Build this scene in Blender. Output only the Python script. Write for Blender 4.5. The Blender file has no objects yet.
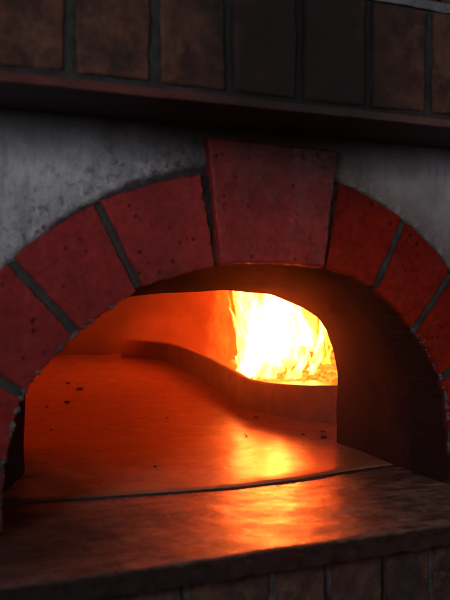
import bpy, bmesh, math, random
from mathutils import Vector, Matrix, noise
random.seed(11)
PI = math.pi
S = bpy.context.scene
COL = S.collection

# ------------------------------------------------------------------ helpers
def nz(x, y, z, s=1.0, o=4):
    return noise.fractal(Vector((x*s, y*s, z*s)), 1.0, 2.0, o)

def obj(name, bm, mat, parent=None, smooth=True, bevel=0.0, auto=None):
    me = bpy.data.meshes.new(name)
    bmesh.ops.recalc_face_normals(bm, faces=bm.faces)
    bm.to_mesh(me); bm.free()
    o = bpy.data.objects.new(name, me); COL.objects.link(o)
    me.materials.append(mat)
    if parent: o.parent = parent
    if smooth:
        for p in me.polygons: p.use_smooth = True
    if bevel:
        m = o.modifiers.new('bevel', 'BEVEL'); m.width = bevel; m.segments = 3; m.limit_method = 'ANGLE'
        m.angle_limit = math.radians(40); m.harden_normals = False
    if auto is not None:
        me.set_sharp_from_angle(angle=math.radians(auto))
    return o

def thing(name, label, cat, loc=(0, 0, 0), group=None):
    o = bpy.data.objects.new(name, None); COL.objects.link(o)
    o.location = loc; o['label'] = label; o['category'] = cat
    o.empty_display_size = 0.05
    if group: o['group'] = group
    return o

def tag(o, label, cat, group=None):
    o['label'] = label; o['category'] = cat
    if group: o['group'] = group
    return o

def grid_box(bm, x0, x1, y0, y1, z0, z1, c=0.01, amp=0.0, sc=20.0, seed=0.0):
    """box whose six faces are gridded (cell about c) and roughened, all welded"""
    nx = max(1, round((x1-x0)/c)); ny = max(1, round((y1-y0)/c)); n_z = max(1, round((z1-z0)/c))
    V = {}
    def v(i, j, k):
        if (i, j, k) not in V:
            x = x0+(x1-x0)*i/nx; y = y0+(y1-y0)*j/ny; z = z0+(z1-z0)*k/n_z
            if amp:
                d = noise.noise_vector(Vector((x*sc+seed, y*sc, z*sc)))*amp + noise.noise_vector(Vector((x*sc*3+seed, y*sc*3, z*sc*3)))*amp*.4
                x += d.x; y += d.y; z += d.z
            V[(i, j, k)] = bm.verts.new((x, y, z))
        return V[(i, j, k)]
    for i in range(nx):
        for j in range(ny):
            for k in (0, n_z): bm.faces.new((v(i, j, k), v(i+1, j, k), v(i+1, j+1, k), v(i, j+1, k)))
    for i in range(nx):
        for k in range(n_z):
            for j in (0, ny): bm.faces.new((v(i, j, k), v(i+1, j, k), v(i+1, j, k+1), v(i, j, k+1)))
    for j in range(ny):
        for k in range(n_z):
            for i in (0, nx): bm.faces.new((v(i, j, k), v(i, j+1, k), v(i, j+1, k+1), v(i, j, k+1)))
    return bm

# ------------------------------------------------------------------ materials
class M:
    def __init__(s, name):
        s.m = bpy.data.materials.new(name); s.m.use_nodes = True
        s.t = s.m.node_tree; s.t.nodes.clear()
        s.out = s.n('ShaderNodeOutputMaterial')
        s.geo = s.n('ShaderNodeNewGeometry')
        s.pos = s.geo.outputs['Position']
    def n(s, typ, **kw):
        x = s.t.nodes.new(typ)
        for k, v in kw.items(): setattr(x, k, v)
        return x
    def l(s, a, b): s.t.links.new(a, b)
    def inp(s, sock, v):
        if v is None: return
        if isinstance(v, bpy.types.NodeSocket): s.l(v, sock)
        else: sock.default_value = v
    def math(s, op, a, b=None, c=None, clamp=False):
        x = s.n('ShaderNodeMath', operation=op, use_clamp=clamp)
        s.inp(x.inputs[0], a); s.inp(x.inputs[1], b); s.inp(x.inputs[2], c)
        return x.outputs[0]
    def map(s, loc=(0, 0, 0), sc=(1, 1, 1), rot=(0, 0, 0), vec=None):
        x = s.n('ShaderNodeMapping'); s.l(vec or s.pos, x.inputs[0])
        x.inputs[1].default_value = loc; x.inputs[2].default_value = rot; x.inputs[3].default_value = sc
        return x.outputs[0]
    def noise(s, scale, detail=6, rough=.6, dist=0, vec=None):
        x = s.n('ShaderNodeTexNoise'); s.l(vec or s.pos, x.inputs['Vector'])
        x.inputs['Scale'].default_value = scale; x.inputs['Detail'].default_value = detail
        x.inputs['Roughness'].default_value = rough; x.inputs['Distortion'].default_value = dist
        return x.outputs[0]
    def vor(s, scale, feature='F1', vec=None, rnd=1.0):
        x = s.n('ShaderNodeTexVoronoi', feature=feature); s.l(vec or s.pos, x.inputs['Vector'])
        x.inputs['Scale'].default_value = scale; x.inputs['Randomness'].default_value = rnd
        return x.outputs[0]
    def ramp(s, fac, *stops):
        x = s.n('ShaderNodeValToRGB'); s.l(fac, x.inputs[0])
        e = x.color_ramp.elements
        while len(e) < len(stops): e.new(0.5)
        for el, (p, c) in zip(e, stops):
            el.position = p
            el.color = (c, c, c, 1) if isinstance(c, (int, float)) else (*c, 1)
        return x.outputs[0]
    def mix(s, fac, a, b, mode='MIX'):
        x = s.n('ShaderNodeMix', data_type='RGBA', blend_type=mode)
        s.inp(x.inputs[0], fac)
        for i, v in ((6, a), (7, b)):
            if isinstance(v, tuple) and len(v) == 3: v = (*v, 1)
            s.inp(x.inputs[i], v)
        return x.outputs[2]
    def bump(s, h, strength=.5, dist=.002, nrm=None):
        x = s.n('ShaderNodeBump'); s.l(h, x.inputs['Height'])
        x.inputs['Strength'].default_value = strength; x.inputs['Distance'].default_value = dist
        if nrm: s.l(nrm, x.inputs['Normal'])
        return x.outputs[0]
    def ellipse(s, cx, cz, rx, rz, cy=None, ry=1.0, wob=.35, wsc=9):
        """normalised distance from an elliptical stain (1 at its edge), with a ragged outline"""
        v = s.map(loc=(-cx/rx, -(cy or 0)/ry, -cz/rz), sc=(1/rx, (1/ry if cy is not None else 0), 1/rz))
        x = s.n('ShaderNodeVectorMath', operation='LENGTH'); s.l(v, x.inputs[0])
        w = s.math('MULTIPLY_ADD', s.noise(wsc, 5, .6), wob*2, -wob)
        return s.math('ADD', x.outputs['Value'], w)
    def bsdf(s, col, rough=.7, nrm=None, spec=.5, metal=0.0):
        b = s.n('ShaderNodeBsdfPrincipled')
        if isinstance(col, tuple): col = (*col[:3], 1)
        s.inp(b.inputs['Base Color'], col); s.inp(b.inputs['Roughness'], rough)
        s.inp(b.inputs['Specular IOR Level'], spec); s.inp(b.inputs['Metallic'], metal)
        if nrm: s.l(nrm, b.inputs['Normal'])
        s.l(b.outputs[0], s.out.inputs[0]); s.b = b
        return s.m

SOOT_SHADE = (.006, .005, .005)

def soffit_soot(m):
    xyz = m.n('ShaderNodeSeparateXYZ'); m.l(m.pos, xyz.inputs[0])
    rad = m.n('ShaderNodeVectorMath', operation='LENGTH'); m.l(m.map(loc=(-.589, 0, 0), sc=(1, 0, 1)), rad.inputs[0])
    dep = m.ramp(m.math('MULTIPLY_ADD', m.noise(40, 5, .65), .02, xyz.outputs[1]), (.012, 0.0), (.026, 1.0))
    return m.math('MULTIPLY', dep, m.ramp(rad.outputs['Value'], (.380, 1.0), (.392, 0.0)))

def mat_red_brick(name, c1, c2, seed, scuff=.16, spec=.24):
    m = M(name)
    v = m.map(loc=(seed, seed*.7, -seed))
    big = m.noise(7, 5, .6, .4, vec=v); fine = m.noise(90, 6, .65, vec=v)
    c = m.mix(m.ramp(big, (.36, 0.0), (.64, 1.0)), tuple(x*.8 for x in c1), tuple(x*1.12 for x in c2))
    c = m.mix(m.ramp(fine, (.35, .6), (.7, 0.0)), c, tuple(x*.4 for x in c1))
    c = m.mix(m.ramp(m.noise(19, 8, .75, .3, vec=m.map(loc=(seed+4, 2, 7))), (.54, 0.0), (.72, .40)), c, tuple(x*.40 for x in c1))   # grime
    # pits and specks
    pit = m.ramp(m.math('ADD', m.vor(52, vec=m.map(loc=(seed, 0, seed), sc=(1, .2, 1.25))), m.math('MULTIPLY_ADD', m.noise(120, 3, .6), .3, -.15)), (.08, 1.0), (.17, 0.0))
    gate = m.ramp(m.noise(11, 2, .5, vec=v), (.42, 0.0), (.54, 1.0))
    pit = m.math('MULTIPLY', pit, gate)
    c = m.mix(m.math('MULTIPLY', pit, .85), c, (.010, .006, .006))
    # scuffs, pale bloom
    sc_ = m.ramp(m.noise(26, 8, .75, 1.2, vec=v), (.58, 0.0), (.75, scuff))
    c = m.mix(sc_, c, (.26, .05, .05))
    # soot tongue above the mouth
    st = m.ramp(m.ellipse(.65, .57, .27, .19), (.30, .88), (1.0, 0.0))
    st2 = m.ramp(m.ellipse(.60, .318, .20, .026, wob=.35, wsc=22), (.6, .6), (1.1, 0.0))
    # smoke-blackened soffit of the arch, behind its front arris
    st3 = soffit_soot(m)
    for cx in (.945, .232):      # darker where the arch meets the shelf
        st4 = m.ramp(m.ellipse(cx, .0, .055, .13, wob=.3, wsc=18), (.5, .85), (1.0, 0.0)); c = m.mix(st4, c, SOOT_SHADE)
    c = m.mix(st, c, SOOT_SHADE); c = m.mix(st2, c, SOOT_SHADE); c = m.mix(st3, c, (.014, .009, .008))
    h = m.math('ADD', m.math('MULTIPLY', fine, .8), m.math('MULTIPLY', pit, -1.2))
    h = m.math('ADD', h, m.math('MULTIPLY', m.ramp(m.noise(70, 6, .7, vec=m.map(loc=(seed, 5, 1))), (.58, 0.0), (.74, 1.0)), -.40))
    h = m.math('ADD', h, m.math('MULTIPLY', m.noise(18, 4, .5, vec=v), 1.6))
    r = m.ramp(m.noise(40, 4, .6, vec=v), (.3, .40), (.7, .66))
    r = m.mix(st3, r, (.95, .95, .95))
    return m.bsdf(c, r, m.bump(h, .8, .0030), m.math('MULTIPLY_ADD', st3, -spec, spec))

def mat_old_brick(name, c1, c2, seed, soot=True):
    m = M(name)
    v = m.map(loc=(seed, seed*.4, seed*1.3))
    n1 = m.noise(24, 9, .7, .1, vec=v); n2 = m.noise(110, 6, .7, vec=v)
    c = m.mix(m.ramp(n1, (.36, 0.0), (.62, 1.0)), tuple(x*.55 for x in c1), tuple(x*1.35 for x in c2))
    blot = m.ramp(m.noise(40, 8, .72, .1, vec=m.map(loc=(3+seed, 1, 5))), (.52, 0.0), (.66, .75))
    c = m.mix(blot, c, (.125, .066, .034))
    dk = m.ramp(m.noise(15, 7, .7, vec=m.map(loc=(8+seed, 2, 1))), (.50, 0.0), (.66, .85))
    c = m.mix(dk, c, (.014, .012, .012))
    if soot:
        st = m.ramp(m.ellipse(.575, .56, .19, .40, wob=.3), (.45, .9), (1.2, 0.0))
        c = m.mix(st, c, SOOT_SHADE)
    h = m.math('ADD', n2, m.math('MULTIPLY', n1, 1.5))
    return m.bsdf(c, .85, m.bump(h, .8, .004), .3)

def mat_mortar(name, c1, c2, soot=True, rough=.9):
    m = M(name)
    n1 = m.noise(45, 8, .7); n2 = m.noise(160, 5, .7)
    c = m.mix(m.ramp(n1, (.35, 0.0), (.68, 1.0)), c1, c2)
    if soot:
        st = m.ramp(m.ellipse(.59, .56, .19, .30, wob=.25), (.45, .9), (1.2, 0.0)); c = m.mix(st, c, SOOT_SHADE)
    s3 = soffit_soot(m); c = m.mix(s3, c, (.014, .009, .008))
    h = m.math('ADD', n1, m.math('MULTIPLY', n2, .6))
    return m.bsdf(c, rough, m.bump(h, .9, .004), m.math('MULTIPLY_ADD', s3, -.25, .25))

def mat_plaster():
    m = M('lime_plaster')
    big = m.noise(6, 6, .6, .5); mid = m.noise(32, 8, .7, .3); fine = m.noise(150, 5, .7)
    c = m.mix(m.ramp(big, (.3, 0.0), (.7, 1.0)), (.25, .245, .26), (.44, .435, .455))
    c = m.mix(m.ramp(mid, (.46, 0.0), (.68, .35)), c, (.13, .125, .125))
    # white efflorescence crust hugging the arch, broken by black spots
    ring = m.n('ShaderNodeVectorMath', operation='LENGTH')
    m.l(m.map(loc=(-.589, 0, 0), sc=(1, 0, 1)), ring.inputs[0])
    rr = m.math('ADD', ring.outputs['Value'], m.math('MULTIPLY_ADD', m.noise(14, 5, .65), .07, -.035))
    near = m.ramp(rr, (.475, 1.0), (.535, 0.0))
    crust = m.math('MULTIPLY', near, m.ramp(m.noise(60, 7, .75), (.42, 0.0), (.58, 1.0)))
    c = m.mix(m.math('MULTIPLY', crust, .8), c, (.55, .54, .53))
    spots = m.math('MULTIPLY', m.ramp(rr, (.49, 1.0), (.575, .03)), m.ramp(m.noise(75, 6, .7, vec=m.map(loc=(4, 2, 9))), (.53, 0.0), (.62, 1.0)))
    sx = m.n('ShaderNodeSeparateXYZ'); m.l(m.pos, sx.inputs[0])
    leftish = m.ramp(sx.outputs[0], (.50, 1.0), (.66, .12))
    spots = m.math('MULTIPLY', spots, leftish)
    c = m.mix(m.math('MULTIPLY', spots, .75), c, (.035, .034, .034))
    br = m.math('MULTIPLY', m.ramp(rr, (.49, .8), (.60, 0.0)), m.math('SUBTRACT', 1.0, leftish, clamp=True))
    c = m.mix(br, c, (.15, .095, .08))          # scorched, brownish skin beside the right hand bricks
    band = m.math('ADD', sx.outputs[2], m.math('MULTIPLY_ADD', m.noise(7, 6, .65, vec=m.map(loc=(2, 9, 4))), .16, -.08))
    c = m.mix(m.ramp(band, (.455, 0.0), (.535, .72)), c, (.03, .028, .028))      # the ledge's shade painted into the plaster
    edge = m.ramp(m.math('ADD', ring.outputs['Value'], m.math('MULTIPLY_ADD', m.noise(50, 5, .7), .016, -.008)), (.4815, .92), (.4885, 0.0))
    c = m.mix(edge, c, (.014, .012, .012))       # shadow line along the bricks painted in black
    streak = m.ramp(m.noise(9, 6, .7, vec=m.map(sc=(5, 1, .8), rot=(0, .35, 0))), (.5, 0.0), (.72, .55))
    c = m.mix(streak, c, (.10, .10, .105))
    st = m.ramp(m.ellipse(.59, .57, .36, .16, wob=.34, wsc=8), (.30, .95), (1.0, 0.0))
    c = m.mix(st, c, (.016, .013, .013))
    h = m.math('ADD', m.math('MULTIPLY', mid, 1.6), m.math('MULTIPLY', fine, .6))
    h = m.math('ADD', h, m.math('MULTIPLY', crust, .8))
    return m.bsdf(c, .88, m.bump(h, .9, .004), .25)

def mat_hearth(name, front=False):
    m = M(name)
    n1 = m.noise(9, 7, .65, .6); n2 = m.noise(55, 8, .7); n3 = m.noise(200, 4, .7)
    grain = m.noise(22, 7, .7, vec=m.map(sc=(.6, 2.2, 1), rot=(0, 0, -.25)))
    if front:
        c = m.mix(m.ramp(n1, (.3, 0.0), (.7, 1.0)), (.27, .13, .085), (.46, .24, .17))
        c = m.mix(m.ramp(grain, (.42, 0.0), (.60, .85)), c, (.065, .036, .03))
        c = m.mix(m.ramp(n2, (.48, 0.0), (.62, .7)), c, (.03, .022, .02))
    else:
        c = m.mix(m.ramp(n1, (.3, 0.0), (.7, 1.0)), (.45, .155, .075), (.64, .25, .13))
        c = m.mix(m.ramp(grain, (.46, 0.0), (.66, .35)), c, (.16, .07, .045))
        c = m.mix(m.ramp(m.noise(26, 9, .78, .4, vec=m.map(loc=(3, 8, 0))), (.53, 0.0), (.66, .55)), c, (.13, .055, .035))
        c = m.mix(m.ramp(m.noise(11, 7, .7, .8, vec=m.map(loc=(7, 1, 0))), (.56, 0.0), (.72, .5)), c, (.62, .42, .30))     # ash dust
    spk = m.math('MULTIPLY', m.ramp(m.math('ADD', m.vor(58, vec=m.map(sc=(1, .5, 1))), m.math('MULTIPLY_ADD', m.noise(150, 3, .6), .35, -.17)), (.09, 1.0), (.2, 0.0)), m.ramp(m.noise(8, 3), (.46, 0.0), (.58, 1.0)))
    c = m.mix(m.math('MULTIPLY', spk, .8), c, (.02, .012, .01))
    # both cheeks of the mouth darkened; firelight's falloff at the left is painted in
    gloss = 1.0
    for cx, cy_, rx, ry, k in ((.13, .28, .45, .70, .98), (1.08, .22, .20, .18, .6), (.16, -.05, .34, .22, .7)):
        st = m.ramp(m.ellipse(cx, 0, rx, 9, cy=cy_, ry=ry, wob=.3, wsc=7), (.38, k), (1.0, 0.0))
        c = m.mix(st, c, (.012, .009, .008)); gloss = m.math('MULTIPLY', m.math('SUBTRACT', 1.0, st), gloss)
    if front:
        ed = m.n('ShaderNodeSeparateXYZ'); m.l(m.pos, ed.inputs[0])
        yy = m.math('ADD', ed.outputs[1], m.math('MULTIPLY', n2, .012))
        e = m.ramp(m.math('MULTIPLY_ADD', yy, 4.0, .9), (.175, 1.0), (.205, 0.0))
        c = m.mix(m.math('MULTIPLY', e, .93), c, (.012, .011, .011)); gloss = m.math('MULTIPLY', m.math('SUBTRACT', 1.0, e), gloss)
    h = m.math('ADD', m.math('MULTIPLY', n2, 1.0), m.math('MULTIPLY', n3, .35))
    h = m.math('ADD', h, m.math('MULTIPLY', spk, -1.0)); h = m.math('ADD', h, m.math('MULTIPLY', grain, .8))
    r = m.ramp(m.noise(30, 6, .65), (.3, .30), (.7, .48))
    r = m.mix(gloss, (.9, .9, .9), r)
    cr = m.ramp(m.noise(26, 6, .65), (.3, .17 if front else .10), (.7, .34 if front else .25))
    m.bsdf(c, r, m.bump(h, .4 if front else .25, .0018), m.math('MULTIPLY', gloss, .9))
    m.l(m.math('MULTIPLY', gloss, .85), m.b.inputs['Coat Weight']); m.l(cr, m.b.inputs['Coat Roughness'])   # greasy polish of long use
    m.l(m.bump(h, .14 if front else .20, .0012), m.b.inputs['Coat Normal'])
    return m.m

def mat_soot_stone():
    m = M('sooty_refractory')
    n1 = m.noise(12, 7, .65, .4); n2 = m.noise(70, 7, .7)
    c = m.mix(m.ramp(n1, (.35, 0.0), (.7, 1.0)), (.014, .007, .007), (.030, .012, .011))
    c = m.mix(m.ramp(n2, (.55, 0.0), (.75, .3)), c, (.08, .035, .03))
    st = m.ramp(m.ellipse(.20, .05, .26, .30, wob=.2), (.5, 1.0), (1.0, 0.0)); c = m.mix(st, c, (.005, .004, .004))  # left jamb painted darker so direct firelight hardly shows on it
    return m.bsdf(c, .9, m.bump(m.math('ADD', n1, m.math('MULTIPLY', n2, .5)), .6, .004), 0.0)

def mat_dome():
    m = M('fired_refractory')
    n1 = m.noise(4, 7, .6, .4); n2 = m.noise(40, 7, .7)
    c = m.mix(m.ramp(n1, (.3, 0.0), (.7, 1.0)), (.20, .064, .028), (.30, .10, .045))
    c = m.mix(m.ramp(n2, (.5, 0.0), (.75, .35)), c, (.11, .04, .024))
    st = m.ramp(m.ellipse(1.0, 0, .75, 9, cy=2.55, ry=.9, wob=.3, wsc=4), (.45, .8), (1.0, 0.0)); c = m.mix(st, c, (.03, .013, .010))  # far left of the dome painted darker, as firelight falling off
    return m.bsdf(c, .85, m.bump(m.math('ADD', n1, m.math('MULTIPLY', n2, .4)), .5, .006), .3)

def mat_simple(name, c1, c2, sc, rough, bump=.5, bd=.002, metal=0.0, spec=.4):
    m = M(name); n1 = m.noise(sc, 7, .68, .4); n2 = m.noise(sc*5, 5, .7)
    c = m.mix(m.ramp(n1, (.33, 0.0), (.68, 1.0)), c1, c2)
    return m.bsdf(c, rough, m.bump(m.math('ADD', n1, m.math('MULTIPLY', n2, .5)), bump, bd), spec, metal)

def mat_flame(name, col, strength, power):
    """burning gas: adds its own glow to whatever is behind it and thins to nothing at its rims"""
    m = M(name)
    lw = m.n('ShaderNodeLayerWeight'); lw.inputs[0].default_value = .5
    core = m.math('POWER', m.math('SUBTRACT', 1.0, lw.outputs['Facing'], clamp=True), power)
    wisp = m.ramp(m.noise(13, 6, .62, 1.2, vec=m.map(sc=(2.6, 2.6, .6))), (.36, .04), (.60, 1.0))
    fine = m.ramp(m.noise(34, 4, .6, .8, vec=m.map(sc=(2.4, 2.4, .45))), (.34, .35), (.62, 1.0))
    a = m.math('MULTIPLY', m.math('MULTIPLY', core, wisp), fine)
    em = m.n('ShaderNodeEmission'); em.inputs[0].default_value = (*col, 1)
    m.l(m.math('MULTIPLY', a, strength), em.inputs[1])
    tr = m.n('ShaderNodeBsdfTransparent')
    ad = m.n('ShaderNodeAddShader'); m.l(tr.outputs[0], ad.inputs[0]); m.l(em.outputs[0], ad.inputs[1])
    m.l(ad.outputs[0], m.out.inputs[0])
    return m.m

def mat_ember(name, s=6.0, lo=.44):
    m = M(name)
    n1 = m.noise(60, 8, .75, .2); n2 = m.noise(90, 5, .7)
    g = m.ramp(n1, (lo, .06), (.62, 1.0))
    c = m.mix(m.ramp(n2, (.1, 0.0), (.6, 1.0)), (.02, .017, .016), (.11, .10, .095))
    m.bsdf(c, .9, m.bump(n1, .8, .006), .2)
    m.b.inputs['Emission Color'].default_value = (1, .16, .012, 1)
    m.l(m.math('MULTIPLY', g, s), m.b.inputs['Emission Strength'])
    return m.m

RED = [mat_red_brick('red_glazed_brick', (.225, .011, .012), (.29, .017, .017), 0.0),
       mat_red_brick('red_glazed_brick', (.20, .0075, .003), (.27, .012, .0045), 3.7, .02, .03),  # right side copy: redder and less pale, weaker cool lamplight put into the colour
       mat_red_brick('red_glazed_brick', (.215, .010, .011), (.275, .016, .016), 8.1)]
OLD = [mat_old_brick('old_brick', (.060, .019, .013), (.09, .034, .020), s) for s in (0., 5.3, 9.9)]
LOWB = [mat_old_brick('lower_brick', (.034, .015, .013), (.056, .026, .02), s, False) for s in (2.1, 7.7)]
MORT = mat_mortar('dark_joint_mortar', (.020, .019, .0175), (.052, .050, .046))
MORT_PALE = mat_mortar('pale_mortar', (.025, .024, .024), (.16, .155, .15), False)
MORT_UP = mat_mortar('grey_mortar', (.014, .0145, .014), (.042, .043, .042))
MORT_TOP = mat_mortar('light_mortar', (.09, .09, .095), (.19, .19, .195), False)
MORT_LOW = mat_mortar('low_mortar', (.03, .029, .029), (.13, .127, .127), False)
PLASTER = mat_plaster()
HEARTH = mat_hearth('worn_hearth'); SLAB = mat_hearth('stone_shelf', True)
THROAT = mat_soot_stone(); DOME = mat_dome()
def mat_ledge():
    m = M('painted_steel'); n1 = m.noise(30, 7, .68, .4)
    c = m.mix(m.ramp(n1, (.33, 0.0), (.68, 1.0)), (.055, .013, .011), (.10, .026, .022))
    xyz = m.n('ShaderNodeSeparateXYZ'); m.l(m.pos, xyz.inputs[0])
    c = m.mix(m.ramp(m.math('MULTIPLY_ADD', xyz.outputs[1], 1.0, 1.0), (.8595, 0.0), (.8625, .97)), c, SOOT_SHADE)   # shade of the underside painted near black
    st = m.ramp(m.ellipse(.58, .53, .17, .3, wob=.25), (.5, .85), (1.2, 0.0)); c = m.mix(st, c, SOOT_SHADE)
    return m.bsdf(c, .65, m.bump(n1, .5, .001), .3)
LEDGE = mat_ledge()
GUARD = mat_simple('scaled_steel', (.11, .026, .018), (.20, .055, .035), 14, .6, .5, .002)
CHAR = mat_simple('charcoal', (.006, .005, .005), (.02, .017, .015), 60, .9, .8, .003)
LOG = mat_ember('burning_wood', 2.5, .46); EMBER = mat_ember('glowing_embers', 5.0, .40)

# ------------------------------------------------------------------ the oven
CX = .589                                     # centre of the arch
INNER = [(0, .337), (12, .345), (24, .361), (35, .363), (42, .361), (52, .363), (58, .364), (64, .361), (71, .355), (79, .348), (89, .343),
         (97, .342), (104, .345), (112, .347), (120, .353), (128, .356), (137, .362), (142, .365), (147, .370), (153, .374), (160, .369), (168, .362), (180, .356)]
OUTER = [(0, .474), (46, .476), (53, .478), (59, .480), (66, .479), (74, .480), (90, .474), (102, .470), (113, .473), (120, .479), (130, .482), (137, .487), (180, .487)]
def curve(tab, a):
    for (a0, r0), (a1, r1) in zip(tab, tab[1:]):
        if a0 <= a <= a1:
            t = (a-a0)/(a1-a0); return r0+(r1-r0)*t
    return tab[-1][1]
def pol(a, r): return CX + r*math.cos(math.radians(a)), r*math.sin(math.radians(a))

oven = thing('pizza_oven', 'wood fired pizza oven with a red brick arch and sooty black mouth', 'pizza oven', (CX, 0, 0))
def part(name, bm, mat, parent=oven, **kw):
    # geometry is written in world coordinates; bring it into the parent's frame
    off = Vector((0, 0, 0)); p = parent
    while p: off += p.location; p = p.parent
    bmesh.ops.translate(bm, verts=bm.verts, vec=-off)
    return obj(name, bm, mat, parent, **kw)

# mortar bed of the arch, a ring just behind the brick faces
bm = bmesh.new(); rows = []
N = 150
for i in range(N+1):
    a = 180*i/N
    ri, ro = curve(INNER, a)+.004, curve(OUTER, a)-.004
    row = []
    for k in range(7):
        r = ri+(ro-ri)*k/6; x, z = pol(a, r)
        row.append(bm.verts.new((x, .0035+.0022*nz(x, 3, z, 60), z)))
    for y, r in ((.098, ro), (.098, ri)):
        x, z = pol(a, r); row.append(bm.verts.new((x, y, z)))
    rows.append(row)
for A, B in zip(rows, rows[1:]):
    for k in range(len(A)): bm.faces.new((A[k], A[(k+1) % len(A)], B[(k+1) % len(A)], B[k]))
bm.faces.new(rows[0]); bm.faces.new(rows[-1])
arch = part('arch', bm, MORT, auto=50)

def voussoir(a0, a1, g=.0062, y0=0.0, y1=.1, seed=0, poly=None):
    """one wedge brick between the joints a0 > a1 (each given at its inner and outer end)"""
    bm = bmesh.new(); nu, nv = 26, 24
    F = []
    for j in range(nv+1):
        t = j/nv; row = []
        for i in range(nu+1):
            u = i/nu
            if poly:
                (b0, b1, t1, t0) = poly
                x = (b0[0]+(b1[0]-b0[0])*u)*(1-t)+(t0[0]+(t1[0]-t0[0])*u)*t
                z = (b0[1]+(b1[1]-b0[1])*u)*(1-t)+(t0[1]+(t1[1]-t0[1])*u)*t
                if t < .35: z += .004*math.sin(PI*u)*(1-t/.35)
            else:
                aa0 = a0[0]+(a0[1]-a0[0])*t; aa1 = a1[0]+(a1[1]-a1[0])*t
                am = aa0+(aa1-aa0)*u
                r = curve(INNER, am)*(1-t)+curve(OUTER, am)*t
                ga = math.degrees(g/r); am = (aa0-ga)+((aa1+ga)-(aa0-ga))*u
                x, z = pol(am, r)
            ed = min(u, 1-u, t, 1-t)
            w = .0022*nz(x+seed, 0, z+seed, 26, 3)
            e = 1.0 if ed == 0 else .0
            x += .0017*e*nz(x+seed, 7, z, 80, 4); z += .0017*e*nz(x, 4, z+seed, 80, 4)
            row.append(bm.verts.new((x, y0+w, max(z, .0005))))
        F.append(row)
    for j in range(nv):
        for i in range(nu): bm.faces.new((F[j][i], F[j][i+1], F[j+1][i+1], F[j+1][i]))
    edge = [F[0][i] for i in range(nu+1)] + [F[j][nu] for j in range(1, nv+1)] + [F[nv][i] for i in range(nu-1, -1, -1)] + [F[j][0] for j in range(nv-1, 0, -1)]
    prev = edge
    for y in (.03, .065, y1):
        cur = [bm.verts.new((v.co.x+.0012*nz(v.co.x, y, v.co.z, 40), y, max(.0005, v.co.z))) for v in edge]
        for k in range(len(edge)):
            q = (k+1) % len(edge); bm.faces.new((prev[k], prev[q], cur[q], cur[k]))
        prev = cur
    bm.faces.new(prev)
    return bm
# joints as (inner angle, outer angle)
JL = [(180, 180), (166, 165.5), (152.05, 151.1), (136.4, 135.5), (120.2, 119.5), (100.7, 100.5)]
JR = [(72.9, 74.9), (57.6, 58.9), (42.3, 44.4), (27.7, 29.2), (13.2, 14.2), (0, 0)]
k = 0
for J in (JL, JR):
    for a, b in zip(J, J[1:]):
        part('brick', voussoir(a, b, seed=k*3.1), RED[(0, 2)[k % 2] if k < 5 else 1], arch, bevel=.0022, auto=45); k += 1
part('keystone', voussoir(None, None, y0=-.008, y1=.1, seed=41, poly=((.5255, .339), (.6905, .337), (.7115, .508), (.5045, .511))), RED[0], arch, bevel=.0045, auto=45)

# lumps of pale mortar squeezed out along the inner edge of the arch
for rng in ((121, 171, 190), (6, 45, 170)):
    bm = bmesh.new(); prev = None
    for i in range(rng[2]+1):
        a = rng[0]+(rng[1]-rng[0])*i/rng[2]
        e = min(1, min(i, rng[2]-i)/12)
        x0, z0 = pol(a, 1); n1 = nz(x0*3, 1, z0*3, 17, 5)
        rad = max(.0004, (.0020+.0042*n1)*e+.0006)
        r = curve(INNER, a)+.0015+.0022*nz(x0*3, 6, z0*3, 9, 3)
        ring = []
        for q in range(9):
            t = 2*PI*q/9
            rr = rad*(1+.5*nz(a*.9, q*.8, 0, 1, 3))
            x, z = pol(a, r+rr*.95*math.cos(t)); ring.append(bm.verts.new((x, .0040+rr*1.0*math.sin(t), z)))
        if prev:
            for q in range(9): bm.faces.new((prev[q], prev[(q+1) % 9], ring[(q+1) % 9], ring[q]))
        else: bm.faces.new(ring)
        prev = ring
    bm.faces.new(prev)
    part('mortar', bm, MORT_PALE, arch)

# throat: from behind the brick ring to the flat-arched inner mouth
MOUTH = [(.974, 0), (.974, .086), (.974, .130), (.966, .185), (.950, .221), (.926, .249), (.886, .274), (.819, .294), (.755, .300), (.700, .301), (.653, .300),
         (.604, .297), (.557, .291), (.520, .286), (.470, .276), (.425, .258), (.392, .232), (.368, .195), (.352, .150), (.350, .09), (.350, 0)]
def resample(P, n):
    L = [0]
    for a, b in zip(P, P[1:]): L.append(L[-1]+math.dist(a, b))
    out = []
    for i in range(n+1):
        s = L[-1]*i/n
        for j in range(len(P)-1):
            if s <= L[j+1]+1e-9:
                t = (s-L[j])/(L[j+1]-L[j]); out.append((P[j][0]+(P[j+1][0]-P[j][0])*t, P[j][1]+(P[j+1][1]-P[j][1])*t)); break
    return out
NS = 80
ring = [pol(180*i/NS, curve(INNER, 180*i/NS)+.012) for i in range(NS+1)]
mouth = resample(MOUTH, NS)
def loft(loops, amp=0.0, sc=12, lift=None):
    bm = bmesh.new(); prev = None
    for y, P in loops:
        cur = []
        for (x, z) in P:
            d = noise.noise_vector(Vector((x*sc, y*sc, z*sc)))*amp
            cur.append(bm.verts.new((x+d.x, y+d.y*.5, max(-.004, z+(d.z if z > .02 else 0)))))
        if prev:
            for a in range(len(cur)-1): bm.faces.new((prev[a], prev[a+1], cur[a+1], cur[a]))
        prev = cur
    return bm
loops = [(.0995, [pol(180*i/NS, .47) for i in range(NS+1)]), (.1005, ring)]
for i in range(1, 15):
    t = i/14; e = t*t*(3-2*t)*.35+t*.65
    loops.append((.1005+(.385-.1005)*t, [(a[0]+(b[0]-a[0])*e, a[1]+(b[1]-a[1])*e) for a, b in zip(ring, mouth)]))
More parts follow.
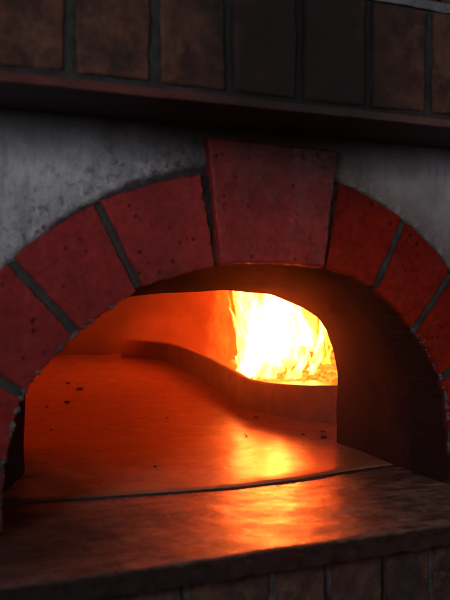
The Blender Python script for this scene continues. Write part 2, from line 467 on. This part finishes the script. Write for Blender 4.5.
# rounded lip of the inner mouth, then the thickness of the oven's front wall
def grow(P, d): return [(x+(d if x > .66 else -d)*min(1, abs(x-.66)/.2), z+d*min(1, z/.15)) for x, z in P]
loops += [(.398, grow(mouth, .003)), (.405, grow(mouth, .012)), (.47, grow(mouth, .085))]
bm = loft(loops, .005, 14)
part('oven_mouth', bm, THROAT, auto=60)

# dome: low vault behind the mouth
def arc(cx, w, h, n=NS, p=2.2):
    out = []
    for i in range(n+1):
        t = PI*i/n; c, s = math.cos(t), math.sin(t)
        out.append((cx+w*math.copysign(abs(c)**(2/p), c), h*abs(s)**(2/p)))
    return out
loops = [(.47, grow(mouth, .083)), (.475, arc(.70, .62, .34))]
for y, w, h in ((.55, .80, .40), (.75, .98, .47), (1.05, 1.12, .53), (1.4, 1.18, .56), (1.75, 1.16, .56), (2.1, 1.04, .52), (2.4, .84, .45), (2.6, .62, .37), (2.72, .40, .27), (2.78, .15, .12), (2.79, .01, .01)):
    c = .70+.28*min(1, (y-.47)/.7)
    loops.append((y, arc(c, w, h)))
part('dome', loft(loops, .012, 5), DOME)

# hearth floor and stone shelf, with the dark wavy seam between them
SEAM = [(-.8, .17), (.24, .172), (.307, .166), (.362, .155), (.449, .142), (.54, .129), (.62, .121), (.733, .128), (.821, .146), (.898, .156), (.95, .16), (1.8, .16)]
def seam(x):
    for (a, b), (c, d) in zip(SEAM, SEAM[1:]):
        if a <= x <= c: return b+(d-b)*(x-a)/(c-a)
    return .16
def sheet(xs, yf, yb, ny, z, thick, fn=None):
    bm = bmesh.new(); G = []
    for x in xs:
        a, b = yf(x), yb(x); G.append([bm.verts.new((x, a+(b-a)*(j/ny)**1.0, z(x, a+(b-a)*j/ny))) for j in range(ny+1)])
    for i in range(len(xs)-1):
        for j in range(ny): bm.faces.new((G[i][j], G[i+1][j], G[i+1][j+1], G[i][j+1]))
    def skirt(line):
        p = None
        for lv in (.25, .6, 1.0):
            cur = []
            for v in line:
                cur.append(bm.verts.new((v.co.x, v.co.y+.004*(nz(v.co.x, lv*3, 1, 30)), -thick*lv)))
            src = p or line
            for i in range(len(line)-1): bm.faces.new((src[i], src[i+1], cur[i+1], cur[i]))
            p = cur
        return p
    f = skirt([g[0] for g in G]); b = skirt([g[-1] for g in G])
    for i in range(len(xs)-1): bm.faces.new((f[i], f[i+1], b[i+1], b[i]))
    return bm
gap = .0016
xs = [-.45+2.9*i/460 for i in range(461)]
bm = sheet(xs, lambda x: seam(x)+gap+.0016*nz(x, 2, 0, 45), lambda x: 2.85, 90,
           lambda x, y: .0012*nz(x, y, 0, 9, 3)-.004*max(0, 1-abs(y-seam(x)-gap)/.006), .06)
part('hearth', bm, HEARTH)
xs = [-.6+2.2*i/520 for i in range(521)]
def front(x): return -.194+.0035*nz(x, 5, 2, 22, 4)-.002*nz(x, 1, 8, 90, 3)
def chip(x, y):
    d = (y-front(x))
    z = .0010*nz(x, y, 0, 14, 3)
    if d < .016: z -= .006*(1-d/.016)**2*(1+.6*nz(x, 3, 3, 50, 3))
    d2 = seam(x)-gap-y
    if d2 < .006: z -= .003*(1-d2/.006)
    return z
bm = sheet(xs, front, lambda x: seam(x)-gap+.0016*nz(x, 9, 0, 45), 60, chip, .023)
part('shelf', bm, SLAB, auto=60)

bm = bmesh.new(); prev = None
for i in range(301):
    x = -.4+2.1*i/300; y = seam(x); w_ = .0042+.0018*nz(x, 3, 1, 30, 4)
    cur = [bm.verts.new((x, y+o, z+.0006*nz(x, o*99, 0, 90))) for o, z in ((-w_, -.004), (-w_*.75, .0012), (0, .0020), (w_*.75, .0012), (w_, -.004))]
    if prev:
        for q in range(4): bm.faces.new((prev[q], prev[q+1], cur[q+1], cur[q]))
    prev = cur
part('seam_joint', bm, CHAR)

# ------------------------------------------------------------------ plaster wall round the arch
bm = bmesh.new(); c = .012; V = {}
def pv(i, k):
    if (i, k) not in V:
        x, z = -.5+i*c, k*c
        r = math.hypot(x-CX, z)
        lip = max(0, 1-abs(r-.50)/.03)
        y = .012-.0035*nz(x, 0, z, 9, 4)-.004*lip*(.4+nz(x, 2, z, 30, 4))
        V[(i, k)] = bm.verts.new((x, y, z))
    return V[(i, k)]
nx, nk = int(2.3/c), 46
for i in range(nx):
    for k in range(nk):
        x, z = -.5+(i+.5)*c, (k+.5)*c
        if math.hypot(x-CX, z) < .462 or (abs(x-.608) < .09 and z < .497): continue
        bm.faces.new([pv(i, k), pv(i+1, k), pv(i+1, k+1), pv(i, k+1)])
bmesh.ops.recalc_face_normals(bm, faces=bm.faces)
ext = bmesh.ops.extrude_face_region(bm, geom=bm.faces[:])
for v in [g for g in ext['geom'] if isinstance(g, bmesh.types.BMVert)]: v.co.y = .085
wall = tag(obj('plaster_wall', bm, PLASTER, auto=60), 'rough grey plaster wall face around the red brick arch, sooty near the top with shade painted under the ledge', 'wall')

# ------------------------------------------------------------------ ledge and brickwork above
bm = bmesh.new()
grid_box(bm, -.5, 1.8, -.142, .009, .5265, .5375, .012, .0010, 25)
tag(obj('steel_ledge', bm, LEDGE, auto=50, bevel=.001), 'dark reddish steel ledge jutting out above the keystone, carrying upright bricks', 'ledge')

upper = thing('brick_wall', 'row of upright weathered bricks standing on the dark ledge above the arch', 'brick wall', (.5, -.13, .5385))
JX = [-.022, .078, .178, .278, .378, .473, .572, .675, .772, .872, .972]
bm = bmesh.new(); grid_box(bm, -.03, .98, -.1335, -.05, .5385, .681, .012, .0009, 30)
part('mortar', bm, MORT_UP, upper, auto=60)
bm = bmesh.new(); grid_box(bm, -.03, .98, -.1385, -.05, .6815, .694, .006, .0026, 30)
part('mortar', bm, MORT_TOP, upper, auto=60)
for i, (a, b) in enumerate(zip(JX, JX[1:])):
    bm = bmesh.new(); g = .0074
    grid_box(bm, a+g, b-g, -.1380+random.uniform(-.001, .001), -.06, .5445, .680, .008, .0024, 26, i*3.3)
    part('brick', bm, OLD[i % 3], upper, bevel=.0035, auto=60)
for i, (a, b) in enumerate(((.60, .79), (.806, .99))):
    bm = bmesh.new(); grid_box(bm, a, b, -.134, -.06, .695, .76, .008, .003, 26, i*5.3)
    part('brick', bm, OLD[(i+1) % 3], upper, bevel=.002, auto=60)

# ------------------------------------------------------------------ brickwork below the shelf
lower = thing('brick_wall', 'row of dim reddish bricks with pale joints under the stone shelf', 'brick wall', (.5, -.15, -.25))
JX = [.10, .19, .30, .405, .52, .600, .682, .760, .85, .94]
bm = bmesh.new(); grid_box(bm, .08, .96, -.160, -.06, -.25, -.0245, .010, .003, 30)
part('mortar', bm, MORT_LOW, lower, auto=60)
for i, (a, b) in enumerate(zip(JX, JX[1:])):
    g = .006 if i not in (3, 4) else .0085
    bm = bmesh.new(); grid_box(bm, a+g, b-g, -.167+random.uniform(-.002, .002), -.07, -.2, -.030, .008, .0032, 26, i*7.1)
    part('brick', bm, LOWB[i % 2], lower, bevel=.002, auto=60)

# ------------------------------------------------------------------ steel kerb that holds the fire to one side
BASE = [(1.130, .47), (1.096, .588), (1.076, .663), (1.052, .761), (1.034, .882), (1.071, 1.058), (1.139, 1.309), (1.265, 1.784), (1.360, 2.18), (1.376, 2.34), (1.352, 2.46), (1.275, 2.545)]
P = [Vector((*p, 0)) for p in BASE]
path = []
for i in range(len(P)-1):
    p0, p1, p2, p3 = P[max(0, i-1)], P[i], P[i+1], P[min(len(P)-1, i+2)]
    for q in range(10):
        t = q/10
        path.append(.5*((2*p1)+(p2-p0)*t+(2*p0-5*p1+4*p2-p3)*t*t+(3*p1-p0-3*p2+p3)*t**3))
path.append(P[-1])
bm = bmesh.new(); prev = None
for i, p in enumerate(path):
    d = (path[min(i+1, len(path)-1)]-path[max(i-1, 0)]).normalized(); n = Vector((d.y, -d.x, 0))   # towards the fire
    h = .080+.004*math.sin(i*.11+1)+.003*nz(p.x, p.y, 0, 6)
    if i < 30: h += .007*(1-i/30)
    cur = [bm.verts.new(p+n*o+Vector((0, 0, z))) for o, z in ((0, -.006), (.002, h*.5), (0, h-.004), (.003, h), (.013, h), (.016, h-.004), (.016, -.006))]
    if prev:
        for q in range(7): bm.faces.new((prev[q], prev[(q+1) % 7], cur[(q+1) % 7], cur[q]))
    else: bm.faces.new(cur)
    prev = cur
bm.faces.new(prev)
tag(obj('fire_guard', bm, GUARD, auto=40), 'low bent steel strip standing on the hearth in front of the fire', 'fire guard')

# ------------------------------------------------------------------ embers, logs, flames
bm = bmesh.new(); G = []
for i in range(61):
    row = []
    for j in range(61):
        u, v = i/60*2-1, j/60*2-1
        x, y = 1.78+.30*u+.16*v, 1.80+.42*v
        r = math.sqrt(u*u+v*v)
        z = .055*max(0, 1-r**2.2)*(1+.35*nz(x, y, 0, 9, 3))+(.014*nz(x, y, 3, 36, 4) if r < .97 else 0)
        row.append(bm.verts.new((x, y, max(.002, z+.004))))
    G.append(row)
for i in range(60):
    for j in range(60): bm.faces.new((G[i][j], G[i+1][j], G[i+1][j+1], G[i][j+1]))
o = obj('ember_bed', bm, EMBER); o['kind'] = 'stuff'; o['label'] = 'bed of glowing orange embers and ash behind the steel strip'

def log(p, q, r, seed, label):
    p, q = Vector(p), Vector(q); d = (q-p); L = d.length; d.normalize()
    n = d.orthogonal().normalized(); b = d.cross(n)
    bm = bmesh.new(); prev = None
    for i in range(25):
        t = i/24; c = p+d*L*t+n*.01*nz(t*3, seed, 0, 1)
        cur = []
        for k in range(18):
            a = 2*PI*k/18; rr = r*(1+.16*nz(math.cos(a)+seed, math.sin(a), t*4, 2, 4))*(1 if 0 < i < 24 else .8)
            cur.append(bm.verts.new(c+(n*math.cos(a)+b*math.sin(a))*rr))
        if prev:
            for k in range(18): bm.faces.new((prev[k], prev[(k+1) % 18], cur[(k+1) % 18], cur[k]))
        else: bm.faces.new(cur)
        prev = cur
    bm.faces.new(prev)
    return tag(obj('burning_log', bm, LOG, auto=50), label, 'log', 'logs burning in the fire')
log((1.66, 1.66, .035), (1.98, 2.0, .05), .034, 1, 'charred log lying lowest at the back of the fire')
log((1.80, 1.56, .030), (1.98, 1.95, .06), .032, 2, 'glowing log at the right end of the fire beside the sooty jamb')
log((1.62, 1.95, .04), (1.95, 1.78, .07), .030, 3, 'burning log lying across the others in the brightest flames')

fire = thing('fire', 'blazing yellow white fire behind the steel strip in the oven', 'fire', (1.75, 1.75, .01))
F_CORE = mat_flame('flame_core', (1, .15, .022), 27, 1.6)
F_VEIL = mat_flame('flame_veil', (1, .20, .010), .42, 2.6)
F_BODY = mat_flame('flame_body', (1, .13, .009), 9.5, 1.8)
F_WISP = mat_flame('flame_wisp', (1, .17, .014), 7, 1.2)
def flame(x, y, z, h, w, mat, lean=(0, 0), seed=0, curl=.25, flat=.55):
    bm = bmesh.new(); prev = None; n = 34; m = 14
    for i in range(n+1):
        t = i/n
        prof = (max(0, math.sin(PI*((t+.09)/1.09)**.60))**.85)*(1-t*.35) if t < 1 else 0
        r = max(.0006, w*prof*(1+.28*nz(seed, t*3, 0, 1.6, 3)))
        sx = lean[0]*t**1.4*h+curl*w*math.sin(t*5.2+seed*1.7)*t*1.5+.35*w*nz(seed, t*2.4, 5, 1.5, 2)*t
        sy = lean[1]*t**1.4*h+curl*w*math.cos(t*4.1+seed)*t
        rot = seed+t*1.4
        ca, sa = math.cos(rot*.35-.45), math.sin(rot*.35-.45)
        cur = []
        for k in range(m):
            a = 2*PI*k/m
            u, v = r*math.cos(a), r*flat*math.sin(a)
            cur.append(bm.verts.new((x+sx+u*ca-v*sa, y+sy+u*sa+v*ca, z+h*t)))
        if prev:
            for k in range(m): bm.faces.new((prev[k], prev[(k+1) % m], cur[(k+1) % m], cur[k]))
        else: bm.faces.new(cur)
        prev = cur
    bm.faces.new(prev)
    return part('flame', bm, mat, fire)
# a point on the bed seen along a bearing: X = k (y + 1.1)
def at(px, y): return (math.tan(math.radians(25.92)+math.atan((px-225)/893.)))*(y+1.1), y
rf = random.Random(5)
tongues = []
for px, y, h, w, lx in ((244, 1.72, .34, .018, .22), (248, 1.64, .26, .020, -.32), (252, 1.80, .40, .024, -.20), (246, 1.88, .30, .016, .40), (255, 1.60, .20, .018, -.40),
                        (312, 1.60, .30, .018, .25), (317, 1.72, .36, .020, -.30), (322, 1.56, .20, .014, .35), (327, 1.66, .30, .015, -.42), (333, 1.58, .24, .013, -.25), (314, 1.90, .44, .022, .30)):
    tongues.append((px, y, -.02, h, w, F_CORE if w > .0175 else F_BODY, lx))      # ragged tongues at both ends
for k in range(16):        # little flames licking out of the embers all over the bed
    tongues.append((rf.uniform(246, 318), rf.uniform(1.46, 1.85), -.02, rf.uniform(.07, .15), rf.uniform(.010, .022), F_CORE if k % 2 else F_BODY, rf.uniform(-.4, .4)))
for k in range(13):        # the white heart of the fire
    px = 254+(k*5 % 13)/13*50; y = 1.62+(k*11 % 7)/7*.42
    mid = 1-abs(px-274)/38
    tongues.append((px, y, -.02, .25+.26*mid+rf.uniform(-.10, .10), .030+.045*max(0, mid)+rf.uniform(-.004, .012), F_CORE, rf.uniform(-.16, .16)))
for k in range(20):        # thinner tongues round it
    px = 250+(k*9 % 20)/20*62; y = 1.58+(k*7 % 9)/9*.5
    h = .30+rf.uniform(0, .22)-(.14 if px > 315 else 0)
    tongues.append((px, y, -.02, h+.03, .018+rf.uniform(0, .022), F_BODY, rf.uniform(-.24, .20)))
for px, y, h, w in ((240, 1.60, .11, .026), (236, 1.68, .07, .018), (247, 1.52, .08, .020), (256, 1.50, .10, .026), (268, 1.48, .11, .028), (283, 1.48, .10, .026), (297, 1.46, .11, .026), (310, 1.44, .10, .016)):
    tongues.append((px, y+rf.uniform(-.03, .12), -.025, h*rf.uniform(.8, 1.7), w, F_CORE, rf.uniform(-.3, .35)))     # low licks along the front
for px, y, h, w in ((232, 1.95, .42, .13), (222, 2.10, .44, .12), (243, 1.80, .42, .10)):
    tongues.append((px, y, -.01, h, w, F_VEIL, -.1))      # faint veils added left of the blaze to glow over the wall behind
for s, (px, y, z, h, w, mt, lx) in enumerate(tongues):
    x, yy = at(px, y)
    flame(x, yy, z, h, w, mt, (lx, 0), s*1.37+.6, .9 if w < .025 else .4)
for s, (px, y, z, h, w, lx) in enumerate([(243, 1.72, .10, .26, .011, -.22), (249, 1.76, .09, .24, .010, .30), (236, 1.80, .14, .16, .007, -.3), (253, 1.66, .10, .28, .014, -.25), (318, 1.60, .06, .26, .016, -.35), (331, 1.60, .10, .24, .012, -.45), (306, 1.55, .06, .26, .016, .3), (325, 1.70, .06, .26, .014, .2)]):
    x, yy = at(px, y)
    flame(x, yy, z, h, w, F_WISP, (lx, 0), s*2.1+9, .6)

# ------------------------------------------------------------------ charcoal crumbs on the hearth
def crumb_bm(seed):
    bm = bmesh.new(); bmesh.ops.create_icosphere(bm, subdivisions=3, radius=.5)
    for v in bm.verts:
        v.co *= 1+.55*nz(v.co.x+seed, v.co.y, v.co.z, 1.7, 3)
        v.co.z *= .55
    zmin = min(v.co.z for v in bm.verts)
    for v in bm.verts: v.co.z -= zmin
    return bm
base = [obj('charcoal_crumb', crumb_bm(s*5.1), CHAR, auto=50) for s in range(3)]
spots = [(.813, 1.631, .022), (.784, 1.644, .026), (.772, 1.471, .024), (.587, 1.145, .020), (.655, 1.20, .022), (.610, 1.14, .014), (.794, .842, .010), (.560, .324, .007),
         (.926, 1.195, .012), (.984, .756, .016), (.857, .564, .013), (.845, .537, .010), (.98, .452, .018), (1.017, .515, .022), (.96, .50, .012), (.68, .66, .006), (.90, .40, .006), (.50, .78, .008)]
for i, (x, y, s) in enumerate(spots):
    o = base[i] if i < 3 else base[i % 3].copy()
    if i >= 3: COL.objects.link(o)
    o.location = (x, y, 0.0); q = .35+.75*((i*7) % 5)/4; o.scale = (s*.85*q, s*.62*q, s*.42*q); o.rotation_euler = (0, 0, i*1.9)
    if y > 1.0: tag(o, 'small black charcoal crumb far back on the red glowing hearth', 'charcoal crumb', 'charcoal crumbs on the hearth')
    else: tag(o, 'tiny black charcoal crumb near the mouth on the orange hearth', 'charcoal crumb', 'charcoal crumbs on the hearth')

# ------------------------------------------------------------------ light of the room
w = bpy.data.worlds.new('World'); S.world = w; w.use_nodes = True
bg = w.node_tree.nodes['Background']; bg.inputs[0].default_value = (.62, .72, 1, 1); bg.inputs[1].default_value = .0125
def area(name, loc, target, size, power, col):
    L = bpy.data.lights.new(name, 'AREA'); L.energy = power; L.size = size; L.color = col; L.shape = 'DISK'
    o = bpy.data.objects.new(name, L); COL.objects.link(o); o.location = loc
    o.rotation_euler = (Vector(target)-Vector(loc)).to_track_quat('-Z', 'Y').to_euler()
area('room_lamp', (-1.5, -1.8, .88), (.3, 0, .35), .8, 30.0, (.90, .92, 1))
area('room_lamp', (2.9, -1.7, .8), (1.1, 0, .4), .8, 14.0, (1, .95, .93))

# thin even volume added to imitate lens bloom round the fire
bm = bmesh.new(); bmesh.ops.create_cube(bm, size=1)
bmesh.ops.scale(bm, vec=(9, 9, 4.4), verts=bm.verts); bmesh.ops.translate(bm, vec=(.6, .5, .7), verts=bm.verts)
hm = bpy.data.materials.new('bloom_air'); hm.use_nodes = True; ht = hm.node_tree; ht.nodes.clear()
ho = ht.nodes.new('ShaderNodeOutputMaterial'); pv_ = ht.nodes.new('ShaderNodeVolumePrincipled')
pv_.inputs['Color'].default_value = (.96, .62, .52, 1); pv_.inputs['Density'].default_value = .0125; pv_.inputs['Anisotropy'].default_value = .95
ht.links.new(pv_.outputs[0], ho.inputs['Volume'])
hz = obj('bloom_haze', bm, hm, smooth=False); hz['kind'] = 'stuff'; hz['label'] = 'thin added volume imitating lens bloom round the fire'

# ------------------------------------------------------------------ camera
yaw, pit, roll = math.radians(25.92), math.radians(-.88), math.radians(.23)
Fv = Vector((math.sin(yaw)*math.cos(pit), math.cos(yaw)*math.cos(pit), math.sin(pit)))
R = Vector((math.cos(yaw), -math.sin(yaw), 0)); U = R.cross(Fv)
R2 = R*math.cos(roll)+U*math.sin(roll); U2 = U*math.cos(roll)-R*math.sin(roll)
cd = bpy.data.cameras.new('camera'); cam = bpy.data.objects.new('camera', cd); COL.objects.link(cam)
Mx = Matrix((R2, U2, -Fv)).transposed().to_4x4(); Mx.translation = Vector((0, -1.1, .31))
cam.matrix_world = Mx
cd.sensor_fit = 'HORIZONTAL'; cd.sensor_width = 36; cd.lens = 893/450*36
cd.clip_start = .02; cd.clip_end = 50
cd.dof.use_dof = True; cd.dof.focus_distance = 1.75; cd.dof.aperture_fstop = 8.5
S.camera = cam
S.view_settings.view_transform = 'Standard'; S.view_settings.look = 'None'
S.view_settings.exposure = 0; S.view_settings.gamma = 1
S.render.engine = 'CYCLES'
cy = S.cycles
cy.use_denoising = True; cy.max_bounces = 12; cy.diffuse_bounces = 6; cy.glossy_bounces = 4; cy.transparent_max_bounces = 24
cy.sample_clamp_indirect = 6; cy.volume_bounces = 1
